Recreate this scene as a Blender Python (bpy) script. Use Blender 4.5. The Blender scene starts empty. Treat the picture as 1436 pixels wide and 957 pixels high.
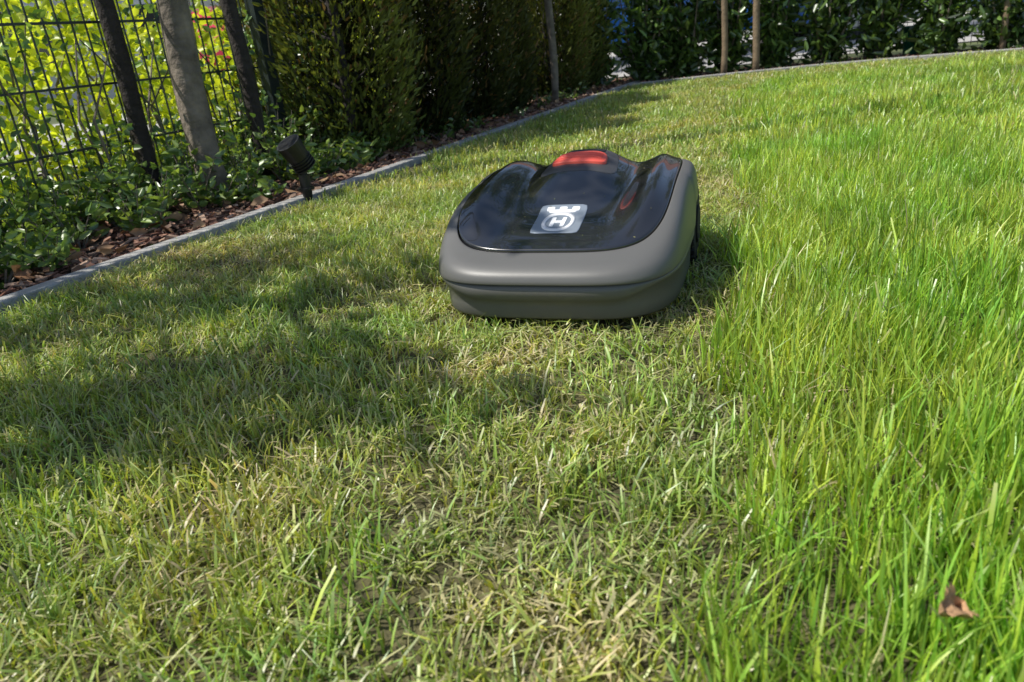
import bpy, math, random
import numpy as np
from mathutils import Vector, Matrix
random.seed(7)
RNG=np.random.default_rng(11)
S=bpy.context.scene
S.view_settings.view_transform='Standard'
S.view_settings.look='None'
S.view_settings.exposure=0
COL=S.collection

# ------------------------------------------------------------ helpers
def link(o,parent=None):
    COL.objects.link(o)
    if parent is not None: o.parent=parent
    return o
def empty(name,loc=(0,0,0),rotz=0):
    e=bpy.data.objects.new(name,None); e.location=loc; e.rotation_euler=(0,0,rotz); e.empty_display_size=.1
    COL.objects.link(e); return e
def np_mesh(name,V,Q,mat=None,tint=None,smooth=False):
    V=np.asarray(V,dtype=np.float32).reshape(-1,3); Q=np.asarray(Q,dtype=np.int32)
    k=Q.shape[1]
    me=bpy.data.meshes.new(name)
    me.vertices.add(len(V)); me.vertices.foreach_set('co',V.ravel())
    me.loops.add(Q.size); me.loops.foreach_set('vertex_index',Q.ravel())
    me.polygons.add(len(Q)); me.polygons.foreach_set('loop_start',np.arange(len(Q),dtype=np.int32)*k)
    me.update(calc_edges=True)
    if tint is not None:
        t=np.ones((len(V),4),dtype=np.float32); t[:,:3]=tint
        a=me.attributes.new('tint','FLOAT_COLOR','POINT'); a.data.foreach_set('color',t.ravel())
    if smooth: me.polygons.foreach_set('use_smooth',np.ones(len(Q),dtype=bool))
    if mat: me.materials.append(mat)
    return me
def py_mesh(name,V,F,mat=None,smooth=False):
    me=bpy.data.meshes.new(name); me.from_pydata([tuple(v) for v in V],[],F); me.update()
    if smooth: me.polygons.foreach_set('use_smooth',[True]*len(me.polygons))
    if mat: me.materials.append(mat)
    return me
def obj(name,me,parent=None): return link(bpy.data.objects.new(name,me),parent)
def sm(a,b,x):
    t=np.clip((x-a)/(b-a),0,1); return t*t*(3-2*t)
def vnoise(x,y,sc,seed=0):
    x=np.asarray(x,float)/sc; y=np.asarray(y,float)/sc
    xi=np.floor(x).astype(int); yi=np.floor(y).astype(int); fx=x-xi; fy=y-yi
    fx=fx*fx*(3-2*fx); fy=fy*fy*(3-2*fy)
    def h(i,j):
        n=(i*374761393+j*668265263+seed*1442695)&0x7fffffff
        n=((n^(n>>13))*1274126177)&0x7fffffff
        return ((n^(n>>16))&0xffff)/65535.
    return (h(xi,yi)*(1-fx)+h(xi+1,yi)*fx)*(1-fy)+(h(xi,yi+1)*(1-fx)+h(xi+1,yi+1)*fx)*fy
def tube(path,radii,seg=10,rough=0,seed=0,cap=True):
    path=np.asarray(path,float); n=len(path); r=np.random.default_rng(seed)
    V=[];F=[]
    for i in range(n):
        d=path[min(i+1,n-1)]-path[max(i-1,0)]; d/=np.linalg.norm(d)+1e-9
        a=np.cross(d,[0.3,1,0.1]); a/=np.linalg.norm(a)+1e-9; b=np.cross(d,a)
        for k in range(seg):
            t=2*math.pi*k/seg; rr=radii[i]*(1+rough*(r.random()-.5))
            V.append(path[i]+rr*(math.cos(t)*a+math.sin(t)*b))
    for i in range(n-1):
        for k in range(seg):
            F.append((i*seg+k,i*seg+(k+1)%seg,(i+1)*seg+(k+1)%seg,(i+1)*seg+k))
    if cap: F.append(tuple(range(seg-1,-1,-1))); F.append(tuple((n-1)*seg+k for k in range(seg)))
    return V,F
def merge(parts):
    V=[];F=[]
    for v,f in parts:
        o=len(V); V+= [tuple(p) for p in v]; F+=[tuple(i+o for i in q) for q in f]
    return V,F
def box(c,s,rotz=0):
    cx,cy,cz=c; sx,sy,sz=[a/2 for a in s]; V=[]
    for z in(-sz,sz):
        for x,y in((-sx,-sy),(sx,-sy),(sx,sy),(-sx,sy)):
            V.append((cx+x*math.cos(rotz)-y*math.sin(rotz),cy+x*math.sin(rotz)+y*math.cos(rotz),cz+z))
    return V,[(3,2,1,0),(4,5,6,7),(0,1,5,4),(1,2,6,5),(2,3,7,6),(3,0,4,7)]
def bevel(o,w,seg=2):
    m=o.modifiers.new('b','BEVEL'); m.width=w; m.segments=seg; m.limit_method='ANGLE'; m.angle_limit=.6
    return o

# ------------------------------------------------------------ materials
def newmat(name):
    m=bpy.data.materials.new(name); m.use_nodes=True; nt=m.node_tree
    b=nt.nodes['Principled BSDF']; return m,nt,b
def simple(name,col,rough=.5,metal=0,coat=0,noise=0,nscale=20,bump=0,bscale=60,spec=.5):
    m,nt,b=newmat(name)
    b.inputs['Base Color'].default_value=(*col,1); b.inputs['Roughness'].default_value=rough
    b.inputs['Metallic'].default_value=metal; b.inputs['Coat Weight'].default_value=coat
    b.inputs['Coat Roughness'].default_value=.03
    b.inputs['Specular IOR Level'].default_value=spec
    if noise:
        tc=nt.nodes.new('ShaderNodeTexCoord'); n=nt.nodes.new('ShaderNodeTexNoise'); n.inputs['Scale'].default_value=nscale; n.inputs['Detail'].default_value=6
        nt.links.new(tc.outputs['Object'],n.inputs['Vector'])
        r=nt.nodes.new('ShaderNodeValToRGB'); r.color_ramp.elements[0].position=.3; r.color_ramp.elements[1].position=.7
        r.color_ramp.elements[0].color=(*[c*(1-noise) for c in col],1); r.color_ramp.elements[1].color=(*[min(1,c*(1+noise)) for c in col],1)
        nt.links.new(n.outputs['Fac'],r.inputs['Fac']); nt.links.new(r.outputs['Color'],b.inputs['Base Color'])
    if bump:
        tc=nt.nodes.new('ShaderNodeTexCoord'); n=nt.nodes.new('ShaderNodeTexNoise'); n.inputs['Scale'].default_value=bscale; n.inputs['Detail'].default_value=5
        nt.links.new(tc.outputs['Object'],n.inputs['Vector'])
        bp=nt.nodes.new('ShaderNodeBump'); bp.inputs['Strength'].default_value=bump; bp.inputs['Distance'].default_value=.01
        nt.links.new(n.outputs['Fac'],bp.inputs['Height']); nt.links.new(bp.outputs['Normal'],b.inputs['Normal'])
    return m
def foliage(name,trans=.35,rough=.45,gl=.06,var=.35,world_var=0.0,trcol=(1.25,1.2,.55)):
    m=bpy.data.materials.new(name); m.use_nodes=True; nt=m.node_tree; N=nt.nodes; L=nt.links
    N.remove(N['Principled BSDF'])
    at=N.new('ShaderNodeAttribute'); at.attribute_name='tint'
    oi=N.new('ShaderNodeObjectInfo')
    ge=N.new('ShaderNodeNewGeometry')
    mr=N.new('ShaderNodeMapRange'); mr.inputs['To Min'].default_value=1-var; mr.inputs['To Max'].default_value=1+var
    L.new(oi.outputs['Random'],mr.inputs['Value'])
    mul=N.new('ShaderNodeMix'); mul.data_type='RGBA'; mul.blend_type='MULTIPLY'; mul.inputs['Factor'].default_value=1
    L.new(at.outputs['Color'],mul.inputs['A']); L.new(mr.outputs['Result'],mul.inputs['B'])
    last=mul.outputs['Result']
    if world_var:
        no=N.new('ShaderNodeTexNoise'); no.inputs['Scale'].default_value=3.6; no.inputs['Detail'].default_value=1.5
        L.new(ge.outputs['Position'],no.inputs['Vector'])
        rp=N.new('ShaderNodeValToRGB'); rp.color_ramp.elements[0].position=.36; rp.color_ramp.elements[1].position=.66
        rp.color_ramp.elements[0].color=(.78,.92,.75,1); rp.color_ramp.elements[1].color=(1.22,1.08,1.25,1)
        L.new(no.outputs['Fac'],rp.inputs['Fac'])
        m2=N.new('ShaderNodeMix'); m2.data_type='RGBA'; m2.blend_type='MULTIPLY'; m2.inputs['Factor'].default_value=world_var
        L.new(last,m2.inputs['A']); L.new(rp.outputs['Color'],m2.inputs['B']); last=m2.outputs['Result']
    df=N.new('ShaderNodeBsdfDiffuse'); L.new(last,df.inputs['Color'])
    sh=df.outputs[0]
    if trans:
        tr=N.new('ShaderNodeBsdfTranslucent')
        m3=N.new('ShaderNodeMix'); m3.data_type='RGBA'; m3.blend_type='MULTIPLY'; m3.inputs['Factor'].default_value=1
        m3.inputs['B'].default_value=(*trcol,1); L.new(last,m3.inputs['A']); L.new(m3.outputs['Result'],tr.inputs['Color'])
        mx=N.new('ShaderNodeMixShader'); mx.inputs['Fac'].default_value=trans
        L.new(sh,mx.inputs[1]); L.new(tr.outputs['BSDF'],mx.inputs[2]); sh=mx.outputs[0]
    if gl:
        g_=N.new('ShaderNodeBsdfGlossy'); g_.inputs['Roughness'].default_value=rough
        mx=N.new('ShaderNodeMixShader'); mx.inputs['Fac'].default_value=gl
        L.new(sh,mx.inputs[1]); L.new(g_.outputs[0],mx.inputs[2]); sh=mx.outputs[0]
    L.new(sh,N['Material Output'].inputs['Surface'])
    return m
M_grass=foliage('grass_blade',.42,.4,.06,.14,1.0,(1.22,1.12,.48))
M_leaf=foliage('leaf_green',.38,.35,.07,.1)
M_bright=foliage('leaf_bright',.55,.4,.05,.1)
M_thuja=foliage('thuja_leaf',.3,.55,.03,.05)
M_dead=foliage('dead_leaf',.15,.7,.03,.25,0,(1,.9,.7))
M_bark=simple('bark',(.20,.165,.13),.9,noise=.5,nscale=14,bump=.9,bscale=45)
M_bark_d=simple('bark_dark',(.035,.027,.024),.85,noise=.4,nscale=25,bump=.8,bscale=60)
M_wood=simple('stake_wood',(.22,.16,.10),.85,noise=.3,nscale=15,bump=.5)
M_metal=simple('fence_metal',(.022,.032,.034),.4,spec=.5)
M_conc=simple('edging_concrete',(.36,.35,.33),.9,noise=.25,nscale=30,bump=.6,bscale=120)
M_soil=simple('soil',(.035,.024,.017),1,noise=.5,nscale=25,bump=1,bscale=40)
M_mulch=foliage('bark_mulch',0.0,.85,.03,.55)
M_lawnsoil=simple('lawn_soil',(.10,.09,.04),1,noise=.6,nscale=45,bump=1,bscale=90)
M_ground=simple('ground_far',(.09,.11,.04),1,noise=.4,nscale=2)
M_pave=simple('paving',(.42,.40,.37),.9,noise=.12,nscale=8,bump=.2)

# ------------------------------------------------------------ layout frame: edging line
C0=np.array([-1.176,1.628]); D=np.array([.447,.894]); NN=np.array([-.894,.447])
def P(s,o,z=0):
    q=C0+np.multiply.outer(np.asarray(s,float),D)+np.multiply.outer(np.asarray(o,float),NN) if np.ndim(s) else C0+s*D+o*NN
    return q if np.ndim(s) else (float(q[0]),float(q[1]),z)
def so(x,y):
    rx=x-C0[0]; ry=y-C0[1]; return rx*D[0]+ry*D[1], rx*NN[0]+ry*NN[1]
BACK=[(1.17,6.33),(2.0,6.36),(2.76,6.30),(3.45,6.08),(4.08,5.76),(5.2,5.1),(6.6,4.2),(8.5,2.8)]
def yback(x):
    xs=[p[0] for p in BACK]; ys=[p[1] for p in BACK]; return np.interp(x,xs,ys)

# ------------------------------------------------------------ ground
g=obj('ground',py_mesh('ground',[(-150,-150,0),(150,-150,0),(150,150,0),(-150,150,0)],[(0,1,2,3)],M_ground))
sl=P(-6,0); e0=P(5.26,0)
poly=[(sl[0],sl[1],.004),(9,-6,.004),(8.5,2.8,.004)]+[(x,y,.004) for x,y in reversed(BACK[:-1])]
lw=obj('lawn',py_mesh('lawn',poly,[tuple(range(len(poly)))],M_lawnsoil))
b1=[P(-6,0.0,.004),P(5.26,0.0,.004),P(6.3,.3,.004),P(6.3,.95,.004),P(-6,.95,.004)]
obj('planting_bed',py_mesh('bed',b1,[(0,1,2,3,4)],M_soil))
bb=[(x,y,.006) for x,y in BACK]+[(x+.35,y+.85,.006) for x,y in reversed(BACK)]
obj('back_planting_bed',py_mesh('bed2',bb,[tuple(range(len(bb)))],M_soil))
pv=[(-1.2,8.0,.008),(20,6.9,.008),(20,18,.008),(-1.2,18,.008)]
obj('pavement',py_mesh('pave',pv,[(0,1,2,3)],M_pave))
pv=[P(-8,2.6,.012),P(6,2.6,.012),P(6,8,.012),P(-8,8,.012)]
obj('pavement',py_mesh('pave2',pv,[(0,1,2,3)],M_pave))

parts=[]
s=-6.0
ang=math.atan2(D[1],D[0])
while s<5.2:
    c=P(s+.5,.025); parts.append(box((c[0],c[1],-.022+random.uniform(-.002,.002)),(.992,.05,.11),ang+random.uniform(-.002,.002))); s+=1.0
e=obj('lawn_edging',py_mesh('edging',*merge(parts),M_conc)); bevel(e,.006)
parts=[]
for (x0,y0),(x1,y1) in zip(BACK[:-1],BACK[1:]):
    a=math.atan2(y1-y0,x1-x0); l=math.hypot(x1-x0,y1-y0)
    parts.append(box(((x0+x1)/2,(y0+y1)/2,-.015),(l-.01,.05,.11),a))
e=obj('lawn_edging',py_mesh('edging2',*merge(parts),M_conc)); bevel(e,.006)

# ------------------------------------------------------------ instancing through geometry nodes
def scatter(name,pts,rots,scl,idx,templates):
    coll=bpy.data.collections.new(name+'_parts')
    for t in templates: coll.objects.link(t)
    me=bpy.data.meshes.new(name); n=len(pts)
    me.vertices.add(n); me.vertices.foreach_set('co',np.asarray(pts,np.float32).ravel())
    a=me.attributes.new('rot','FLOAT_VECTOR','POINT'); a.data.foreach_set('vector',np.asarray(rots,np.float32).ravel())
    a=me.attributes.new('scl','FLOAT_VECTOR','POINT'); a.data.foreach_set('vector',np.asarray(scl,np.float32).ravel())
    a=me.attributes.new('idx','INT','POINT'); a.data.foreach_set('value',np.asarray(idx,np.int32))
    o=obj(name,me)
    ng=bpy.data.node_groups.new(name,'GeometryNodeTree')
    ng.interface.new_socket('Geometry',in_out='INPUT',socket_type='NodeSocketGeometry')
    ng.interface.new_socket('Geometry',in_out='OUTPUT',socket_type='NodeSocketGeometry')
    N=ng.nodes; L=ng.links
    gi=N.new('NodeGroupInput'); go=N.new('NodeGroupOutput')
    ci=N.new('GeometryNodeCollectionInfo'); ci.inputs['Collection'].default_value=coll
    ci.inputs['Separate Children'].default_value=True; ci.inputs['Reset Children'].default_value=True
    ip=N.new('GeometryNodeInstanceOnPoints'); ip.inputs['Pick Instance'].default_value=True
    def na(nm,t):
        q=N.new('GeometryNodeInputNamedAttribute'); q.data_type=t; q.inputs['Name'].default_value=nm
        return [x for x in q.outputs if x.enabled and x.name=='Attribute'][0]
    L.new(gi.outputs[0],ip.inputs['Points']); L.new(ci.outputs[0],ip.inputs['Instance'])
    L.new(na('idx','INT'),ip.inputs['Instance Index'])
    L.new(na('rot','FLOAT_VECTOR'),ip.inputs['Rotation']); L.new(na('scl','FLOAT_VECTOR'),ip.inputs['Scale'])
    L.new(ip.outputs[0],go.inputs[0])
    md=o.modifiers.new('scatter','NODES'); md.node_group=ng
    return o

# ------------------------------------------------------------ grass
def tuft(name,n,R,h0,h1,w0,w1,lean,straw,cut,flat=0.0,seed=0,green=(.13,.235,.035)):
    r=np.random.default_rng(seed)
    rad=R*np.sqrt(r.random(n)); th=r.random(n)*6.283
    base=np.stack([rad*np.cos(th),rad*np.sin(th),np.zeros(n)],1)
    cc=r.uniform(-R,R,(int(n/9)+1,2)); j=r.integers(0,len(cc),n); tog=r.random(n)<.32
    base[:,:2]=np.where(tog[:,None],cc[j]+r.normal(0,.007,(n,2)),base[:,:2])
    h=r.uniform(h0,h1,n)*np.where(r.random(n)<.25,r.uniform(.5,.9,n),1)
    h=np.where(r.random(n)<.04,h*1.3,h); w=(w0+(w1-w0)*r.random(n)**1.5)*.5
    az=r.random(n)*6.283; ps=az+math.pi/2+r.normal(0,.5,n)
    ln=np.abs(r.normal(lean,lean*.6,n))
    st=r.random(n)<straw
    fl=(r.random(n)<flat)|(st&(r.random(n)<.6))
    ln=np.where(fl,r.uniform(1.2,3.2,n),ln)
    hz=np.where(fl,h*.35,h)
    s=np.array([0,.35,.7,1.])
    dirv=np.stack([np.cos(az),np.sin(az),np.zeros(n)],1)
    wd=np.stack([np.cos(ps),np.sin(ps),np.zeros(n)],1)
    ctr=base[:,None,:]+dirv[:,None,:]*(ln*hz)[:,None,None]*(s**1.7)[None,:,None]
    zz=hz[:,None]*(s[None,:]-.22*np.minimum(ln,1.6)[:,None]*s[None,:]**2)
    ctr[:,:,2]+=zz-.004+ (fl*r.uniform(0,.022,n))[:,None]
    isc=(r.random(n)<cut)
    prof=np.where(isc[:,None],np.array([.7,1,1,.75])[None],np.array([.7,1,.7,.08])[None])*w[:,None]
    V=np.stack([ctr-wd[:,None,:]*prof[:,:,None],ctr+wd[:,None,:]*prof[:,:,None]],2)
    b=np.arange(n)*8
    Q=np.concatenate([np.stack([b+2*k,b+2*k+1,b+2*k+3,b+2*k+2],1) for k in range(3)])
    gcol=np.array(green)[None]*r.uniform(.45,1.4,(n,1))
    hue=r.uniform(-1,1,(n,1)); gcol=gcol*np.concatenate([1+.25*hue,1+.05*hue,1-.15*hue],1)
    scol=np.array((.78,.70,.38))[None]*r.uniform(.4,1.1,(n,1))
    col=np.where(st[:,None],scol,gcol)
    T=np.repeat(col[:,None,:],4,1)
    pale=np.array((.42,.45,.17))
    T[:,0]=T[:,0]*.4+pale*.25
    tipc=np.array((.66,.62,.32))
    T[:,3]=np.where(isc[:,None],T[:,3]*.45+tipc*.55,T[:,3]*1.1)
    T=np.clip(np.repeat(T[:,:,None,:],2,2),0,.85)
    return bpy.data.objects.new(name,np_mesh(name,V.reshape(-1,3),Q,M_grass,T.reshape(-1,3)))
NV=8
TR=.085
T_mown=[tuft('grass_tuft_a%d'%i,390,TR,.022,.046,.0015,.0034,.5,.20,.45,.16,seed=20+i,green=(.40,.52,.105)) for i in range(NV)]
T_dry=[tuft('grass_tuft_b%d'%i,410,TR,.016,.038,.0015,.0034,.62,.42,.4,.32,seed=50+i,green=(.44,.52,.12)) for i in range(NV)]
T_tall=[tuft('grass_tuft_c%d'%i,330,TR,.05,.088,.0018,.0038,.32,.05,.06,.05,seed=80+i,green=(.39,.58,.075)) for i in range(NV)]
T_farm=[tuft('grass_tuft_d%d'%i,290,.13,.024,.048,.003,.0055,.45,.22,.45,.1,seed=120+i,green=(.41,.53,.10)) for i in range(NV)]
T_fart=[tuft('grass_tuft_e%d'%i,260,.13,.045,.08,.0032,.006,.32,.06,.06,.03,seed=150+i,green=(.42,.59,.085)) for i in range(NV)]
MO=np.array([.052,1.155]); MYAW=math.radians(-20)
def mlocal(x,y):
    rx=x-MO[0]; ry=y-MO[1]; c=math.cos(-MYAW); s_=math.sin(-MYAW)
    return rx*c-ry*s_, rx*s_+ry*c
def tall_mask(x,y):
    e=.145+.345*(y-.42)+(vnoise(x,y,.12,3)-.5)*.10+(vnoise(x,y,.5,4)-.5)*.06
    return sm(-.03,.05,x-e)*(1-sm(4.9,5.3,y+(vnoise(x,y,.5,5)-.5)*.4))
def jgrid(x0,x1,y0,y1,sp,j):
    gx,gy=np.meshgrid(np.arange(x0,x1,sp),np.arange(y0,y1,sp*.87)); gx=gx+(np.arange(gx.shape[0])%2)[:,None]*sp*.5
    gx=gx.ravel();gy=gy.ravel()
    return gx+RNG.uniform(-j,j,len(gx))*sp, gy+RNG.uniform(-j,j,len(gy))*sp
nx1,ny1=jgrid(-2.2,2.2,-.45,2.75,.118,.28)
kk=np.hypot(nx1,ny1)<2.7; nx1=nx1[kk];ny1=ny1[kk]
fx1,fy1=jgrid(-3.4,6.4,-1.2,6.6,.172,.3)
kk=np.hypot(fx1,fy1)>=2.62; fx1=fx1[kk];fy1=fy1[kk]
X=np.concatenate([nx1,fx1]);Y=np.concatenate([ny1,fy1]); far=np.concatenate([np.zeros(len(nx1),bool),np.ones(len(fx1),bool)])
s_,o_=so(X,Y)
keep=(o_<-.05)&(Y<yback(X)-.06)
lx,ly=mlocal(X,Y)
keep&=~((np.abs(lx)<.185)&(ly>.055)&(ly<.53))
X=X[keep];Y=Y[keep];far=far[keep];lx=lx[keep];ly=ly[keep]
tm=tall_mask(X,Y); k=len(X)
tm=np.where((lx<.345+.03*(vnoise(X,Y,.1,31)-.5))&(ly>-.04)&(ly<1.1),0,tm)
ty=np.where(RNG.random(k)<tm,2,0)
dry=sm(.44,.68,vnoise(X,Y,.28,9)*.6+vnoise(X,Y,.09,10)*.4+.10*sm(1.0,.45,Y))
ty=np.where((ty==0)&(RNG.random(k)<dry*.95),1,ty)
ty=np.where(far,np.where(ty==2,4,3),ty)
idx=ty*NV+RNG.integers(0,NV,k)
rot=np.stack([RNG.normal(0,.04,k),RNG.normal(0,.04,k),RNG.random(k)*6.283],1)
sc=RNG.uniform(.92,1.15,k)
zs=sc*(.72+.6*vnoise(X,Y,.2,12))
near_m=(np.abs(lx)<.34)&(ly>-.16)&(ly<.64); zs=np.where(near_m&(ty<2),zs*.8,zs)
zs=np.where(near_m&(ty==2)&(lx<.3),zs*.6,zs)
scl=np.stack([sc,sc,zs],1)
pts=np.stack([X,Y,np.full(k,.004)],1)
ninst=k
scatter('lawn_grass',pts,rot,scl,idx,T_mown+T_dry+T_tall+T_farm+T_fart)

# ------------------------------------------------------------ leaves
def leaf_cloud(name,Pc,Dv,L,W,tint,mat,fold=.3,seed=0):
    r=np.random.default_rng(seed); n=len(Pc)
    Dv=Dv/np.linalg.norm(Dv,axis=1,keepdims=True)
    a=r.normal(size=(n,3)); side=np.cross(Dv,a); side/=np.linalg.norm(side,axis=1,keepdims=True)+1e-9
    up=np.cross(side,Dv)
    L=np.broadcast_to(L,(n,))[:,None]; W=np.broadcast_to(W,(n,))[:,None]
    def pt(u,v,zz): return Pc+Dv*L*u+side*W*v+up*(W*zz)
    V=np.stack([pt(0,0,0),pt(.3,.5,fold*.6),pt(.72,.4,fold*.5-.2),pt(1,0,-.4),pt(.72,-.4,fold*.5-.2),pt(.3,-.5,fold*.6)],1)
    b=np.arange(n)*6
    Q=np.concatenate([np.stack([b,b+1,b+2,b+3],1),np.stack([b,b+3,b+4,b+5],1)])
    T=np.repeat(tint[:,None,:],6,1)
    return np_mesh(name,V.reshape(-1,3),Q,mat,T.reshape(-1,3))
def tints(n,c0,c1,lo=.7,hi=1.25,seed=0):
    r=np.random.default_rng(seed); t=r.random((n,1))
    return (np.array(c0)*(1-t)+np.array(c1)*t)*r.uniform(lo,hi,(n,1))

def thuja(x,y,rad,H,seed,n=15000,c0=(.028,.052,.014),c1=(.085,.11,.028)):
    r=np.random.default_rng(seed)
    e=empty('thuja_tree',(x,y,0))
    z=.04+(H-.04)*r.random(n)**1.35; fz=z/H
    prof=rad*np.clip(np.minimum(1,.70+fz*1.5),0,1)*np.sqrt(np.clip(1-fz**2.6,0.01,1))
    th=r.random(n)*6.283
    l1=vnoise(th*3+seed*7,z*1,.16,seed); l2=vnoise(th*9,z,.05,seed+1)
    lump=1+.34*(l1-.5)+.38*(l2-.5)
    rr=prof*lump*np.clip(1-np.abs(r.normal(0,.14,n)),.2,1)
    Pc=np.stack([rr*np.cos(th),rr*np.sin(th),z],1)
    Dv=np.stack([np.cos(th)*.8,np.sin(th)*.8,np.full(n,.8)],1)+r.normal(0,.35,(n,3))
    t=tints(n,c0,c1,.6,1.4,seed); t*= (.3+.9*sm(.6,1.05,rr/np.maximum(prof,.01)))[:,None]  # inner leaves tinted darker: interior shade put into the leaf colour
    br=r.random(n)<.06; t[br]=np.array((.27,.16,.06))
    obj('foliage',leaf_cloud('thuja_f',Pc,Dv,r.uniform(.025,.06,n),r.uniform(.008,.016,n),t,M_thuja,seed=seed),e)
    v,f=tube([(0,0,0),(0.01,0,H*.5),(0,.01,H*.9)],[.03,.02,.006],8,.2); parts=[(v,f)]
    for i in range(40):
        a=r.random()*6.283; zz=r.uniform(.08,H*.8); l=rad*.75
        parts.append(tube([(0,0,zz),(math.cos(a)*l*.5,math.sin(a)*l*.5,zz+.07),(math.cos(a)*l,math.sin(a)*l,zz+.2)],[.008,.005,.002],5))
    obj('trunk',py_mesh('thuja_t',*merge(parts),M_bark_d),e)
for i,(s,o,ra,H,lit_gain) in enumerate([(2.08,.47,.34,2.1,1.55),(2.68,.52,.36,1.9,.62),(3.28,.52,.36,1.95,.55),(3.72,.54,.33,1.6,.62),(4.75,.5,.33,1.5,1.15),(5.3,.55,.34,1.5,1.1),(2.35,.95,.3,1.9,.9)]):  # last factor paints the first tree's tint sunlit, the next ones dark
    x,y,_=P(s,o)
    thuja(x,y,ra,H,30+i,c0=(.04*lit_gain,.062*lit_gain,.016*lit_gain),c1=(.22*lit_gain,.22*lit_gain,.045*lit_gain))

def tree(name,x,y,r0,H,cz,cr,nl,seed,bark,lean=(0,0),leafc=((.05,.1,.02),(.13,.2,.04)),leafL=.07,nb=16,spr=.16):
    r=np.random.default_rng(seed); e=empty(name,(x,y,0))
    k=40; zs=np.linspace(-.05,H,k)
    path=[(lean[0]*z+.012*math.sin(z*5+seed),lean[1]*z+.012*math.cos(z*4+seed),z) for z in zs]
    rad=[r0*(1.25 if z<.03 else 1)*(1-.72*max(z,0)/H)*(1+.05*math.sin(z*17+seed)) for z in zs]
    parts=[tube(path,rad,14,.12,seed)]
    cent=[]
    for i in range(nb):
        a=r.random()*6.283; z0=r.uniform(cz-cr*.9,H*.95); p0=np.array([lean[0]*z0,lean[1]*z0,z0])
        l=cr*r.uniform(.5,1.0); end=p0+np.array([math.cos(a)*l,math.sin(a)*l,l*r.uniform(.1,.6)])
        mid=(p0+end)/2+np.array([0,0,-.05])
        parts.append(tube([p0,mid,end],[r0*.3,r0*.18,.005],6)); cent+= [end,mid*.4+end*.6]
    obj('trunk',py_mesh('tr',*merge(parts),bark,True),e)
    cent=np.array(cent); ci=r.integers(0,len(cent),nl)
    Pc=cent[ci]+r.normal(0,cr*spr,(nl,3))
    Dv=r.normal(0,1,(nl,3))+np.array([0,0,-.3])
    obj('foliage',leaf_cloud('tf',Pc,Dv,r.uniform(.6,1.2,nl)*leafL,r.uniform(.35,.6,nl)*leafL,tints(nl,*leafc,seed=seed),M_leaf,seed=seed),e)
x,y,_=P(1.10,.40); tree('young_tree',x,y,.054,8.0,7.2,1.0,3000,3,M_bark,(0.0,0.0))
x,y,_=P(-.56,.24); tree('young_tree',x,y,.04,2.15,1.50,.72,1700,5,M_bark,nb=22,spr=.12,leafL=.08)
tree('street_tree',-1.2,10.0,.14,9.5,6.2,2.6,5000,41,M_bark,leafL=.2,nb=34)
tree('street_tree',3.8,10.2,.14,9.0,6.0,2.6,5000,42,M_bark,leafL=.2,nb=34)

# laurel hedge at the back + stakes
def laurel(x,y,rad,H,seed,n=1250,c0=(.035,.075,.02),c1=(.17,.29,.065)):
    r=np.random.default_rng(seed); e=empty('cherry_laurel',(x,y,0))
    parts=[]; Pc=[];Dv=[]
    for i in range(13):
        a=r.random()*6.283; l=rad*r.uniform(.3,1); zt=H*r.uniform(.5,1)
        p=[np.array([0,0,0]),np.array([math.cos(a)*l*.6,math.sin(a)*l*.6,zt*.4]),np.array([math.cos(a)*l,math.sin(a)*l,zt])]
        parts.append(tube(p,[.012,.008,.003],6))
        m=n//13
        u=r.uniform(.06,1,m)
        q=np.where((u<.5)[:,None],p[0]+(p[1]-p[0])*(u*2)[:,None],p[1]+(p[2]-p[1])*(u*2-1)[:,None])
        Pc.append(q+r.normal(0,.07,(m,3))); dd=r.normal(0,.8,(m,3)); dd[:,2]+=.35; Dv.append(dd)
    obj('stems',py_mesh('ls',*merge(parts),M_bark),e)
    Pc=np.concatenate(Pc);Dv=np.concatenate(Dv);m=len(Pc); Pc[:,2]=np.abs(Pc[:,2])+.02
    obj('foliage',leaf_cloud('lf',Pc,Dv,r.uniform(.06,.12,m),r.uniform(.028,.046,m),tints(m,c0,c1,.5,1.35,seed=seed),M_leaf,seed=seed),e)
bx=.95; i=0
while bx<8.2:
    by=float(yback(bx))+.42+random.uniform(-.08,.08)
    laurel(bx,by,random.uniform(.22,.31),random.uniform(1.1,1.4),200+i); bx+=random.uniform(.35,.44); i+=1
def stake(x,y,rr,H,m,q): 
    e=empty('tree_stake',(x,y,0)); obj('post',py_mesh('st',*tube([(.006*math.sin(z*7+q),.004*math.cos(z*5),z) for z in np.linspace(-.02,H,16)],[rr*(1-.12*z/16) for z in range(16)],10,.12,q),m,True),e)
for q,(x,o,rr,m) in enumerate([(2.02,.12,.026,M_wood),(2.28,.12,.028,M_wood),(4.05,.2,.024,M_wood),(4.3,.25,.03,M_bark),(1.55,.45,.03,M_bark_d),(5.6,.25,.03,M_bark)]):
    stake(x,float(yback(x))+o,rr,1.9,m,q)
for q,(s,o,rr,m) in enumerate([(1.0,.60,.032,M_bark_d),(1.50,.52,.032,M_bark_d),(4.12,.2,.026,M_bark)]):
    x,y,_=P(s,o); stake(x,y,rr,2.0,m,10+q)

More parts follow.
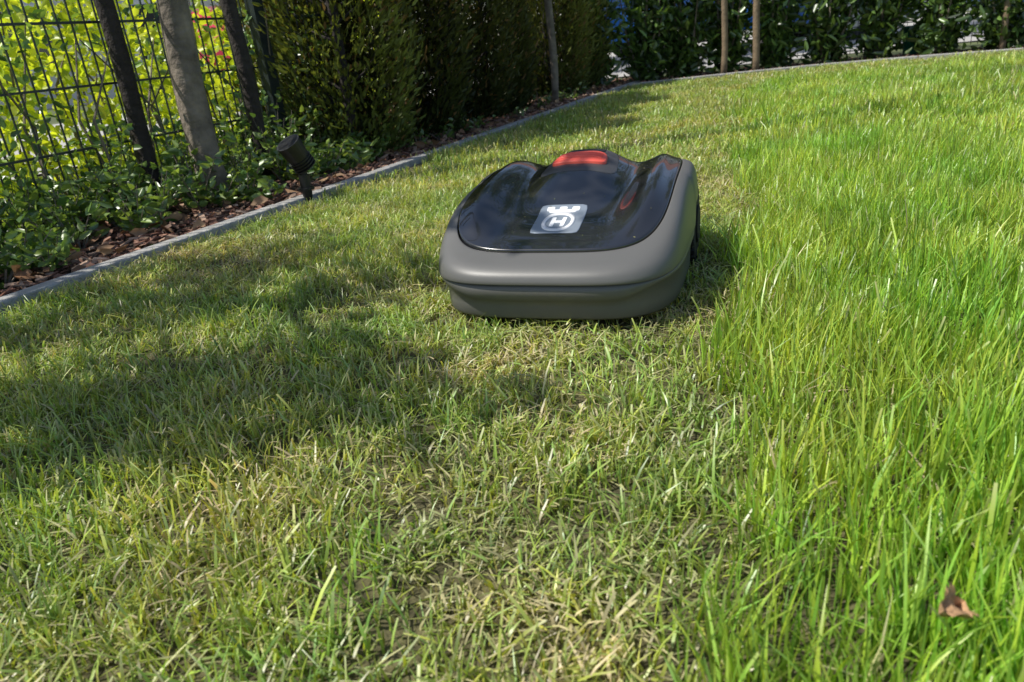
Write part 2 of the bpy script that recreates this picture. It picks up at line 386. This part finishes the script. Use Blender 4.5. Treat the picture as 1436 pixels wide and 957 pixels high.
# ------------------------------------------------------------ fences
def fence(name,A,B,post_every=2.5,H=1.6,off=0.0):
    A=np.array(A);B=np.array(B);L=np.linalg.norm(B-A);d=(B-A)/L;a=math.atan2(d[1],d[0])
    e=empty(name); parts=[]
    k=int(L/.05)
    for i in range(k+1):
        p=A+d*(.05*i); parts.append(box((p[0],p[1],.05+H/2),(.005,.005,H),a))
    for j in range(int(H/.2)+1):
        for sgn in(-1,1):
            c=(A+B)/2+np.array([-d[1],d[0]])*sgn*.0058
            parts.append(box((c[0],c[1],.07+j*.2),(L,.006,.008),a))
    obj('mesh_panels',py_mesh('fm',*merge(parts),M_metal),e)
    parts=[]; s=off
    while s<L:
        p=A+d*s+np.array([-d[1],d[0]])*-.035; parts.append(box((p[0],p[1],.85),(.06,.045,1.72),a))
        parts.append(box((p[0],p[1],1.715),(.064,.05,.012),a))
        s+=post_every
    o=obj('posts',py_mesh('fp',*merge(parts),M_metal),e)
fence('mesh_fence',P(-5.76,.65)[:2],P(6.6,.65)[:2],off=0.0)
fence('mesh_fence',P(6.6,.65)[:2],(3.5,7.0))
fence('mesh_fence',(3.5,7.0),(8.6,3.9))

# ------------------------------------------------------------ bed planting
def chip(name,seed):
    r=np.random.default_rng(seed); L=r.uniform(.02,.05);W=r.uniform(.008,.02);T=r.uniform(.002,.006); k=7
    V=[];
    an=np.sort(r.random(k)*6.283)
    for z in(0,T):
        for a in an: V.append((math.cos(a)*L/2*r.uniform(.8,1.1),math.sin(a)*W/2*r.uniform(.8,1.1),z+r.normal(0,.001)))
    F=[tuple(range(k-1,-1,-1)),tuple(range(k,2*k))]+[(i,(i+1)%k,k+(i+1)%k,k+i) for i in range(k)]
    me=py_mesh(name,V,F,M_mulch); c=np.array([(.24,.11,.07),(.16,.08,.055),(.29,.16,.11),(.09,.05,.035),(.36,.24,.17)][seed%5])
    a=me.attributes.new('tint','FLOAT_COLOR','POINT'); a.data.foreach_set('color',np.tile(np.append(c,1),len(V)).astype(np.float32))
    return bpy.data.objects.new(name,me)
m=13000
ss=RNG.uniform(-3,6.2,m); oo=.055+RNG.random(m)**1.4*.85
XY=P(ss,oo)
m2=2500; bx=RNG.uniform(1.1,8,m2); by=yback(bx)+RNG.uniform(.05,.8,m2)
pts=np.concatenate([np.column_stack([XY,RNG.uniform(.006,.028,m)]),np.column_stack([bx,by,RNG.uniform(.008,.03,m2)])])
m+=m2
scatter('bark_mulch',pts,np.stack([RNG.normal(0,.3,m),RNG.normal(0,.3,m),RNG.random(m)*6.283],1),np.repeat(RNG.uniform(.6,1.5,(m,1)),3,1),RNG.integers(0,10,m),[chip('bark_chip_%d'%i,i) for i in range(10)])
m=420; XY=P(RNG.uniform(-1.5,5.5,m),.06+RNG.random(m)*.6)
obj('fallen_leaves',leaf_cloud('fl',np.column_stack([XY,RNG.uniform(.025,.05,m)]),RNG.normal(0,1,(m,3))*np.array([1,1,.25]),RNG.uniform(.03,.065,m),RNG.uniform(.02,.035,m),tints(m,(.2,.1,.05),(.42,.27,.15)),M_dead))
def cover(name,cs,nl,Hs,c0,c1,LL,WW,seed,mat=M_leaf,spread=.09):
    r=np.random.default_rng(seed); Pc=[];Dv=[]
    e=empty(name); parts=[]
    for (x,y),H in zip(cs,Hs):
        for st in range(7):
            a=r.random()*6.283; l=spread*r.uniform(.3,1.2); zt=H*r.uniform(.5,1.1)
            tip=np.array([x+math.cos(a)*l,y+math.sin(a)*l,zt]); b=np.array([x,y,0.0])
            parts.append(tube([b,(b+tip)/2+np.array([0,0,.01]),tip],[.003,.0022,.001],4))
            m=nl//7; u=r.uniform(.25,1,m)[:,None]; Pc.append(b+(tip-b)*u+r.normal(0,.01,(m,3)))
            th=r.random(m)*6.283; Dv.append(np.stack([np.cos(th),np.sin(th),r.uniform(-.1,.9,m)],1))
    Pc=np.concatenate(Pc);Dv=np.concatenate(Dv);m=len(Pc)
    obj('stems',py_mesh('cs',*merge(parts),M_bark),e)
    obj('leaves',leaf_cloud('cl',Pc,Dv,r.uniform(.7,1.2,m)*LL,r.uniform(.7,1.2,m)*WW,tints(m,c0,c1,seed=seed),mat,seed=seed),e)
m=140; s=RNG.uniform(-1.6,2.0,m); o=.19+RNG.random(m)**.9*.5
cover('ground_cover_plants',P(s,o+.08*(vnoise(s,s*0,.3,2)-.5)),60,.07+.18*RNG.random(m)*sm(.12,.4,o)+.03,(.07,.16,.04),(.36,.5,.12),.045,.022,71)
m=26; s=RNG.uniform(-1.0,1.9,m); o=RNG.uniform(.42,.8,m)
cover('privet_shrub',P(s,o),90,RNG.uniform(.2,.42,m),(.07,.15,.04),(.28,.42,.09),.036,.017,72,spread=.14)
m=16; s=RNG.uniform(2.2,5.6,m); o=RNG.uniform(.18,.35,m)
cover('ground_cover_plants',P(s,o),40,RNG.uniform(.05,.14,m),(.08,.14,.03),(.19,.3,.07),.035,.018,73)
def mass(name,s0,s1,o0,o1,z0,z1,n,LL,c0,c1,mat,seed,thr=.45,sc=.22):
    r=np.random.default_rng(seed); s=r.uniform(s0,s1,n*3);o=r.uniform(o0,o1,n*3);z=z0+(z1-z0)*r.random(n*3)
    nz=.5*vnoise(s,z,sc,seed)+.5*vnoise(o*1.7+s,z+o,sc*.7,seed+1)
    k=np.where(nz>thr)[0][:n]; s=s[k];o=o[k];z=z[k];m=len(k)
    XY=P(s,o); Dv=r.normal(0,.8,(m,3)); Dv[:,2]+=.1
    e=empty(name)
    obj('leaves',leaf_cloud('ms',np.column_stack([XY,z]),Dv,r.uniform(.6,1.25,m)*LL,r.uniform(.45,.7,m)*LL,tints(m,c0,c1,seed=seed),mat,seed=seed),e)
    parts=[]
    for i in range(int((s1-s0)*9)):
        a=r.uniform(s0,s1);b=r.uniform(o0,o1); p=[P(a,b,0),P(a+r.normal(0,.06),b+r.normal(0,.05),z1*.5),P(a+r.normal(0,.18),b+r.normal(0,.1),z1*r.uniform(.7,1))]
        parts.append(tube(p,[.007,.005,.002],5))
    obj('stems',py_mesh('mst',*merge(parts),M_bark),e)
mass('climbing_plant',-1.5,2.2,.6,.78,.02,.72,2600,.036,(.07,.15,.04),(.28,.44,.09),M_leaf,91,.48)
mass('golden_shrub',-2.5,3.8,.95,1.7,.05,.92,9000,.055,(.42,.54,.04),(.70,.74,.07),M_bright,92,.44,.3)
mass('golden_shrub',-3,5,1.8,2.4,.05,.85,3500,.065,(.34,.46,.05),(.66,.72,.08),M_bright,93,.48,.35)

# ------------------------------------------------------------ spotlight
M_black=simple('black_plastic',(.012,.012,.013),.45)
M_glass=simple('lamp_glass',(.05,.05,.06),.08,coat=1)
sx,sy,_=P(1.12,.03)
e=empty('garden_spotlight',(sx+.03,sy-.01,0),0); e.scale=(1.2,1.2,1.2)
parts=[]
parts.append(tube([(0,0,-.05),(0,0,.0),(0,0,.05),(0,0,.09)],[.004,.012,.016,.016],12))
parts.append(tube([(0,0,.045),(0,0,.052)],[.024,.024],16))
parts.append(tube([(0,0,.09),(0,0,.115)],[.011,.011],12))
obj('stake',py_mesh('sp',*merge(parts),M_black,False),e)
ax=Vector((-.30,-.35,.80)).normalized(); c=Vector((-.008,-.005,.15))
def along(t): return tuple(c+ax*t)
v,f=tube([along(t) for t in(-.05,-.045,-.02,.0,.03,.042,.042,.036)],[.02,.028,.031,.033,.036,.037,.033,.032],24,cap=True)
obj('head',py_mesh('sh',v,f,M_black),e)
v,f=tube([along(.035),along(.0375)],[.0318,.0318],24); obj('lens',py_mesh('sl',v,f,M_glass),e)
parts=[]
for t in(-.045,-.036,-.027,-.018): parts.append(tube([along(t),along(t+.003)],[.035,.035],24))
parts.append(tube([(0,0,.11),(-.03,.035,.135),along(-.005)],[.006,.006,.006],8))
obj('fins_and_bracket',py_mesh('sf',*merge(parts),M_black),e)

# ------------------------------------------------------------ robot mower
M_grey=simple('mower_grey_plastic',(.122,.120,.113),.42,noise=.06,nscale=6,bump=.06,bscale=900)
M_hood=simple('mower_hood_gloss',(.016,.017,.020),.2,coat=1,noise=.1,nscale=5)
M_red=simple('stop_button_red',(.80,.11,.075),.45)
M_plate=simple('badge_plate',(.26,.30,.35),.3,metal=.2)
M_white=simple('badge_white',(.8,.8,.8),.35)
M_dark=simple('mower_dark_plastic',(.02,.02,.02),.6)
M_frame=simple('button_surround',(.06,.06,.063),.35)
M_rub=simple('wheel_rubber',(.015,.015,.015),.8,bump=.3)
mw=empty('robotic_lawn_mower',(MO[0],MO[1],.010),MYAW)
A0,BF,BB,YC,NE=.229,.285,.285,.285,4.8
def Rim(y): return np.interp(y,[-.01,.03,.07,.11,.15,.20,.26,.34,.40,.46,.51,.55,.58],[.110,.117,.127,.145,.164,.182,.194,.202,.206,.206,.199,.184,.16])
def Vl(y): return np.interp(y,[.05,.09,.13,.17,.22,.28,.34,.42,.48,.53,.58],[.120,.137,.147,.155,.164,.175,.186,.195,.192,.180,.155])
def Hs(y): return np.interp(y,[.05,.08,.11,.15,.20,.26,.34,.42,.48,.53,.58],[.122,.140,.157,.178,.198,.212,.221,.224,.219,.205,.17])
FRM=2.0
FN=.7
def ring(i,m=200):
    A=A0-i; F=BF-FRM*i; B=BB-i
    t=np.arange(m)/m*2*math.pi
    c=np.cos(t); s=np.sin(t)
    n_=np.where(s<0,NE-FN,NE)
    rr_f=(np.abs(c/A)**n_+np.abs(s/np.where(s<0,F,B))**n_)**(-1/n_)
    return rr_f*c, rr_f*s+YC
IH=.032
def smooth_fn(fn,y):
    return sum(fn(y+d) for d in(-.024,-.012,0,.012,.024))/5
def surf(x,y):
    A=A0-IH; F=BF-FRM*IH; B=BB-IH
    yy=y-YC; n_=np.where(yy<0,NE-FN,NE)
    rho=(np.abs(x/A)**n_+np.abs(yy/np.where(yy<0,F,B))**n_)**(1/n_)
    dd=np.clip((1-rho),0,1)*A
    w=sm(-.004,.034,dd)
    v=smooth_fn(Vl,y); hs=smooth_fn(Hs,y)
    sp=np.exp(-(np.abs(x)/.086)**3.4)*.042*sm(.17,.345,y)*(1-sm(.44,.54,y))
    hp=(hs-v)*np.exp(-(np.abs(np.abs(x)-.166)/.050)**2.2)
    inner=v+sp+hp
    edge=smooth_fn(Rim,y)+.003
    return edge*(1-w)+inner*w
m=240
def zb(x,y):
    return .018+.11*sm(.32,.36,y)*(1-sm(.49,.54,y))*sm(.17,.20,np.abs(x))
rings=[]
RimS=lambda y: smooth_fn(Rim,y)
def addring(i,zf):
    x,y=ring(i,m); rings.append(np.stack([x,y,zf(x,y)],1))
def zlow(z): return lambda x,y: np.maximum(z,zb(x,y)+(z-.02)*.12)
def pan(x,y): return .056+.020*sm(.12,.205,np.abs(x))
addring(.05,zlow(.010)); addring(.018,zlow(.010)); addring(.0120,zlow(.013)); addring(.0100,zlow(.022)); addring(.0095,zlow(.040))
addring(.0092,lambda x,y:np.maximum(pan(x,y)-.0015,zb(x,y)+.006)); addring(.0030,lambda x,y:np.maximum(pan(x,y)+.0005,zb(x,y)+.0065))
addring(.0026,lambda x,y:np.maximum(pan(x,y)*.5+.0425,zb(x,y)+.007))
SE=lambda x,y:.0845+.010*sm(.02,.25,y)
addring(.0022,lambda x,y:np.maximum(SE(x,y)-.0014,zb(x,y)+.0075)); addring(.0080,lambda x,y:np.maximum(SE(x,y)-.0012,zb(x,y)+.0078)); addring(.0080,lambda x,y:np.maximum(SE(x,y)+.0008,zb(x,y)+.008))
addring(.0004,lambda x,y:np.maximum(SE(x,y)+.0012,zb(x,y)+.0085)); addring(0,lambda x,y:np.maximum(SE(x,y)+.003,zb(x,y)+.009))
for fi,fz in [(.0006,.2),(.0016,.4),(.003,.56),(.005,.69),(.0078,.80),(.0110,.885),(.015,.94),(.0195,.97),(.0245,.99),(.0285,1.0),(.0300,.998)]:
    addring(fi,lambda x,y,fz=fz:np.maximum(SE(x,y)+.003,zb(x,y)+.009)*(1-fz)+RimS(y)*fz)
addring(.0305,lambda x,y:RimS(y)-.003); addring(.0307,lambda x,y:RimS(y)-.012)
V=np.concatenate(rings); nr=len(rings)
Q=[(a*m+k,a*m+(k+1)%m,(a+1)*m+(k+1)%m,(a+1)*m+k) for a in range(nr-1) for k in range(m)]
body=obj('body_shell',np_mesh('body',V,Q,M_grey,smooth=True),mw)
rr=[]; x0,y0=ring(IH,m)
rr.append(np.stack([x0,y0,RimS(y0)-.012],1)); rr.append(np.stack([x0,y0,RimS(y0)+.0005],1))
K=70
for j in range(K):
    f=1-(j/K)**1.0 if j else .9975
    if j: f=min(f,.99)
    X_=x0*f; Y_=(y0-YC)*f+YC; rr.append(np.stack([X_,Y_,surf(X_,Y_)],1))
V=np.concatenate(rr); n2=len(rr); V=np.vstack([V,[[0,YC,float(surf(np.array([0.]),np.array([YC]))[0])]]])
F=[(a*m+k,a*m+(k+1)%m,(a+1)*m+(k+1)%m,(a+1)*m+k) for a in range(n2-1) for k in range(m)]
F+=[((n2-1)*m+k,(n2-1)*m+(k+1)%m,n2*m) for k in range(m)]
obj('hood',py_mesh('hood',V,F,M_hood,True),mw)
def patch(name,cx,cy,hx,hy,n,th,mat,off=0.0,dome=0.0,trap=0.0,res=48,inner=None):
    V=[];F=[]; t=np.arange(res)/res*2*math.pi; c=np.cos(t);s=np.sin(t)
    q=(np.abs(c)**n+np.abs(s)**n)**(-1/n); ux=q*c; uy=q*s
    fr=[1.0,1.0,.985,.95,.85,.7,.5,.25] if inner is None else [1.0,1.0,inner,inner]
    zo=[-.004,th*.7,th,th,th,th,th,th] if inner is None else [-.001,th,th,-.001]
    for f_,z_ in zip(fr,zo):
        X_=cx+hx*ux*f_*(1+trap*uy*f_); Y_=cy+hy*uy*f_
        Z_=surf(X_,Y_)+off+z_+dome*(1-f_**2)
        V+=list(zip(X_,Y_,Z_))
    k=len(fr)
    for a in range(k-1):
        for b in range(res): F.append((a*res+b,a*res+(b+1)%res,(a+1)*res+(b+1)%res,(a+1)*res+b))
    if inner is None:
        V.append((cx,cy,float(surf(np.array([cx]),np.array([cy]))[0])+off+th+dome)); F+=[((k-1)*res+b,(k-1)*res+(b+1)%res,len(V)-1) for b in range(res)]
    return obj(name,py_mesh(name,V,F,mat,True),mw)
patch('button_surround',0,.378,.074,.068,5,.0016,M_frame,trap=-.10)
patch('stop_button',0,.366,.054,.032,4.5,.007,M_red,dome=.002,trap=-.06)
for j in range(3): patch('button_rib_%d'%(j+1),0,.354+j*.012,.046,.0016,4,.0092,M_red,dome=.002,off=.0006)
patch('display_cover',0,.428,.04,.014,4,.003,M_dark)
LY=.168
patch('badge_plate',0,LY,.045,.050,14,.0012,M_plate)
patch('badge_ring',0,LY-.009,.0300,.0350,2.4,.0022,M_white,inner=.77)
for sx_ in(-1,1): patch('badge_h_bar_%d'%(1 if sx_<0 else 2),sx_*.0100,LY-.009,.0040,.0175,14,.0022,M_white,res=24)
patch('badge_h_cross',0,LY-.009,.0070,.0042,14,.0021,M_white,res=24)
patch('badge_crown_base',0,LY+.0300,.0265,.0045,5,.0022,M_white,res=24)
for j,xx in enumerate((-.024,0,.024)): patch('badge_crown_point_%d'%(j+1),xx,LY+.0365,.0075,.0060,5,.0023,M_white,res=24)
obj('chassis',bevel(obj('tmpc',py_mesh('ch',*box((0,.27,.075),(.34,.42,.09)),M_dark)),.03,4).data,mw); bpy.data.objects.remove(bpy.data.objects['tmpc'])
def wheel(nm,x,y,r,w):
    parts=[tube([(x-w/2,y,r),(x-w/2+.004,y,r),(x+w/2-.004,y,r),(x+w/2,y,r)],[r*.86,r*.96,r*.96,r*.86],40)]
    for k in range(22):
        a=2*math.pi*k/22; c=(x,y+math.cos(a)*r*.965,r+math.sin(a)*r*.965)
        vv,ff=box((0,0,0),(w*.98,.010,r*.09))
        ca,sa=math.cos(a-math.pi/2),math.sin(a-math.pi/2)
        vv=[(c[0]+p[0],c[1]+p[1]*ca-p[2]*sa,c[2]+p[1]*sa+p[2]*ca) for p in vv]; parts.append((vv,ff))
    parts.append(tube([(x-w/2-.004,y,r),(x+w/2+.004,y,r)],[r*.5,r*.5],24))
    obj(nm,py_mesh(nm,*merge(parts),M_rub),mw)
wheel('rear_wheel_1',-.205,.425,.078,.040); wheel('rear_wheel_2',.205,.425,.078,.040)
wheel('front_wheel_1',-.10,.10,.04,.02); wheel('front_wheel_2',.10,.10,.04,.02)
m=30; cx=RNG.uniform(-.17,.17,m); cy=RNG.uniform(.09,.4,m)
cz=surf(cx,cy)+.001
dv=RNG.normal(0,1,(m,3)); dv[:,2]*=.05
obj('grass_clippings',leaf_cloud('gc',np.stack([cx,cy,cz],1),dv,RNG.uniform(.003,.009,m),RNG.uniform(.001,.0018,m),tints(m,(.2,.25,.07),(.4,.34,.18)),M_dead,fold=.1),mw)

e=empty('dry_leaf',(.290,.396,.072),0)
m=13; V=[];F=[]
for i in range(m):
    u=i/(m-1); w=.012*math.sin(math.pi*min(1,u*1.02))**.7*(1+.22*math.sin(u*23))
    for j in range(5):
        v_=(j-2)/2; V.append((u*.032-.016, v_*w, .010*v_*v_+.007*math.sin(u*4)+.002*math.sin(u*17+v_*3)))
for i in range(m-1):
    for j in range(4): F.append((i*5+j,i*5+j+1,i*5+j+6,i*5+j+5))
lf=obj('leaf_blade',py_mesh('dl',V,F,simple('dry_brown',(.45,.27,.14),.8,noise=.4,nscale=120,bump=.4,bscale=200),True),e); lf.rotation_euler=(.5,.2,.5)

# ------------------------------------------------------------ background: cars, house, bucket
M_glassd=simple('car_glass',(.02,.025,.03),.05,coat=1); M_rim=simple('car_rim',(.4,.4,.42),.3,metal=.8)
def car(x,y,rz,col):
    e=empty('parked_car',(x,y,.01),rz)
    paint=simple('car_paint',col,.3,coat=1)
    prof=[(-2.1,.28),(-2.15,.6),(-2.05,.9),(-1.75,.98),(-1.2,1.38),(-.6,1.48),(.3,1.46),(1.0,1.02),(1.9,.85),(2.12,.6),(2.1,.28)]
    bottom=[(1.3+.37*math.cos(math.pi*k/8),.27+.37*math.sin(math.pi*k/8)) for k in range(9)]+[(-1.3+.37*math.cos(math.pi*k/8),.27+.37*math.sin(math.pi*k/8)) for k in range(9)]
    pl=prof+bottom; n=len(pl)
    V=[];F=[]
    for sy in(-1,1):
        for (px,pz) in pl:
            w=.86-.20*max(0,(pz-.95))/.5; V.append((px,sy*w,pz))
    F.append(tuple(range(n))); F.append(tuple(range(2*n-1,n-1,-1)))
    for k in range(n): F.append((k,n+k,n+(k+1)%n,(k+1)%n))
    o=obj('body',py_mesh('cb',V,F,paint),e)
    parts=[]
    for sy in(-1,1):
        for q in([(-1.5,1.02),(-1.12,1.32),(-.62,1.40),(-.35,1.40),(-.35,1.0)],[(-.27,1.0),(-.27,1.40),(.25,1.39),(.8,1.03)]):
            vv=[(a,sy*(.866-.20*max(0,b-.95)/.5),b) for a,b in q]; parts.append((vv,[tuple(range(len(vv)))]))
    parts.append(([(.38,.62,1.425),(.38,-.62,1.425),(1.0,-.76,1.045),(1.0,.76,1.045)],[(0,1,2,3)]))
    obj('windows',py_mesh('cw',*merge(parts),M_glassd),e)
    pr=[];pt=[]
    for cx in(1.3,-1.3):
        for sy in(-1,1):
            pt.append(tube([(cx,sy*.68,.31),(cx,sy*.87,.31)],[.31,.31],28)); pr.append(tube([(cx,sy*.86,.31),(cx,sy*.88,.31)],[.2,.18],10))
    obj('tyres',py_mesh('ct',*merge(pt),M_rub),e); obj('rims',py_mesh('cr',*merge(pr),M_rim),e)
car(3.6,11.2,math.radians(4),(.02,.13,.42))
car(8.6,10.2,math.radians(-6),(.03,.16,.40))
car(-4.35,14.8,math.radians(104),(.62,.03,.05))
M_wall=simple('render_wall',(.66,.64,.60),.9,noise=.06,nscale=2); M_roof=simple('roof_tiles',(.22,.09,.06),.8,noise=.3,nscale=10)
def house(x,y,rz,w=11,dp=8,h=5.5):
    e=empty('rendered_house',(x,y,0),rz)
    obj('walls',py_mesh('hw',*box((0,0,h/2),(w,dp,h)),M_wall),e)
    V=[(-w/2-.4,-dp/2-.4,h),(w/2+.4,-dp/2-.4,h),(w/2+.4,dp/2+.4,h),(-w/2-.4,dp/2+.4,h),(-w/2-.4,0,h+3),(w/2+.4,0,h+3)]
    obj('roof',py_mesh('hr',V,[(3,2,1,0),(0,1,5,4),(2,3,4,5),(1,2,5),(3,0,4)],M_roof),e)
    wf=[];wg=[]
    for fl in(1.5,4.2):
        for k in range(4):
            xx=-w/2+1.5+k*(w-3)/3
            if fl<2 and k==2: continue
            wf.append(box((xx,-dp/2-.02,fl),(1.3,.1,1.4))); wg.append(box((xx,-dp/2-.06,fl),(1.1,.06,1.2)))
    wf.append(box((-w/2+1.5+2*(w-3)/3,-dp/2-.02,1.06),(1.1,.1,2.1)))
    obj('window_frames',py_mesh('hf',*merge(wf),M_white),e); obj('window_panes',py_mesh('hg',*merge(wg),M_glassd),e)
    obj('door',py_mesh('hd',*box((-w/2+1.5+2*(w-3)/3,-dp/2-.07,1.04),(.9,.05,1.98)),M_dark),e)
house(-10,22.5,math.radians(16)); house(9,24,math.radians(-5),14)
e=empty('garden_bucket',(3.72,6.62,.01))
M_gb=simple('green_plastic',(.01,.16,.10),.4)
prof=[(.0,.005),(.085,.0),(.09,.02),(.115,.22),(.122,.225),(.122,.235),(.112,.235),(.085,.03),(.0,.03)]
V=[];F=[];k=28
for r_,z_ in prof:
    for a in range(k): V.append((max(r_,.001)*math.cos(6.2832*a/k),max(r_,.001)*math.sin(6.2832*a/k),z_))
for a in range(len(prof)-1):
    for b in range(k): F.append((a*k+b,a*k+(b+1)%k,(a+1)*k+(b+1)%k,(a+1)*k+b))
obj('tub',py_mesh('bt',V,F,M_gb,True),e)
obj('handle',py_mesh('bh',*tube([(.12*math.cos(t),.02,.22+.1*math.sin(t)) for t in np.linspace(0,math.pi,14)],[.003]*14,6),M_metal),e)

# ------------------------------------------------------------ light, sky, camera
tosun=Vector((-.66,-.12,1.0)).normalized()
el=math.asin(tosun.z); az=math.atan2(tosun.x,tosun.y)
w=bpy.data.worlds.new('World'); S.world=w; w.use_nodes=True; nt=w.node_tree
sk=nt.nodes.new('ShaderNodeTexSky'); sk.sky_type='NISHITA'; sk.sun_disc=False; sk.sun_elevation=el; sk.sun_rotation=az%(2*math.pi)
nt.links.new(sk.outputs['Color'],nt.nodes['Background'].inputs['Color']); nt.nodes['Background'].inputs['Strength'].default_value=.14
ld=bpy.data.lights.new('sun','SUN'); ld.energy=5; ld.angle=math.radians(.5); ld.color=(1,.96,.88)
lo=bpy.data.objects.new('sun',ld); lo.rotation_euler=(-tosun).to_track_quat('-Z','Y').to_euler(); link(lo)
cd=bpy.data.cameras.new('camera'); cam=bpy.data.objects.new('camera',cd); link(cam)
p=math.radians(22.5); r=math.radians(6)
Fv=Vector((0,math.cos(p),-math.sin(p))); R0=Vector((1,0,0)); U0=Vector((0,math.sin(p),math.cos(p)))
Rv=math.cos(r)*R0-math.sin(r)*U0; Uv=math.sin(r)*R0+math.cos(r)*U0
Mx=Matrix((Rv,Uv,-Fv)).transposed().to_4x4(); Mx.translation=Vector((0,0,.48)); cam.matrix_world=Mx
cd.sensor_width=36; cd.lens=1020/1436*36; cd.clip_start=.02; cd.clip_end=500
cd.dof.use_dof=True; cd.dof.focus_distance=1.35; cd.dof.aperture_fstop=8
S.camera=cam
print('grass instances',ninst)
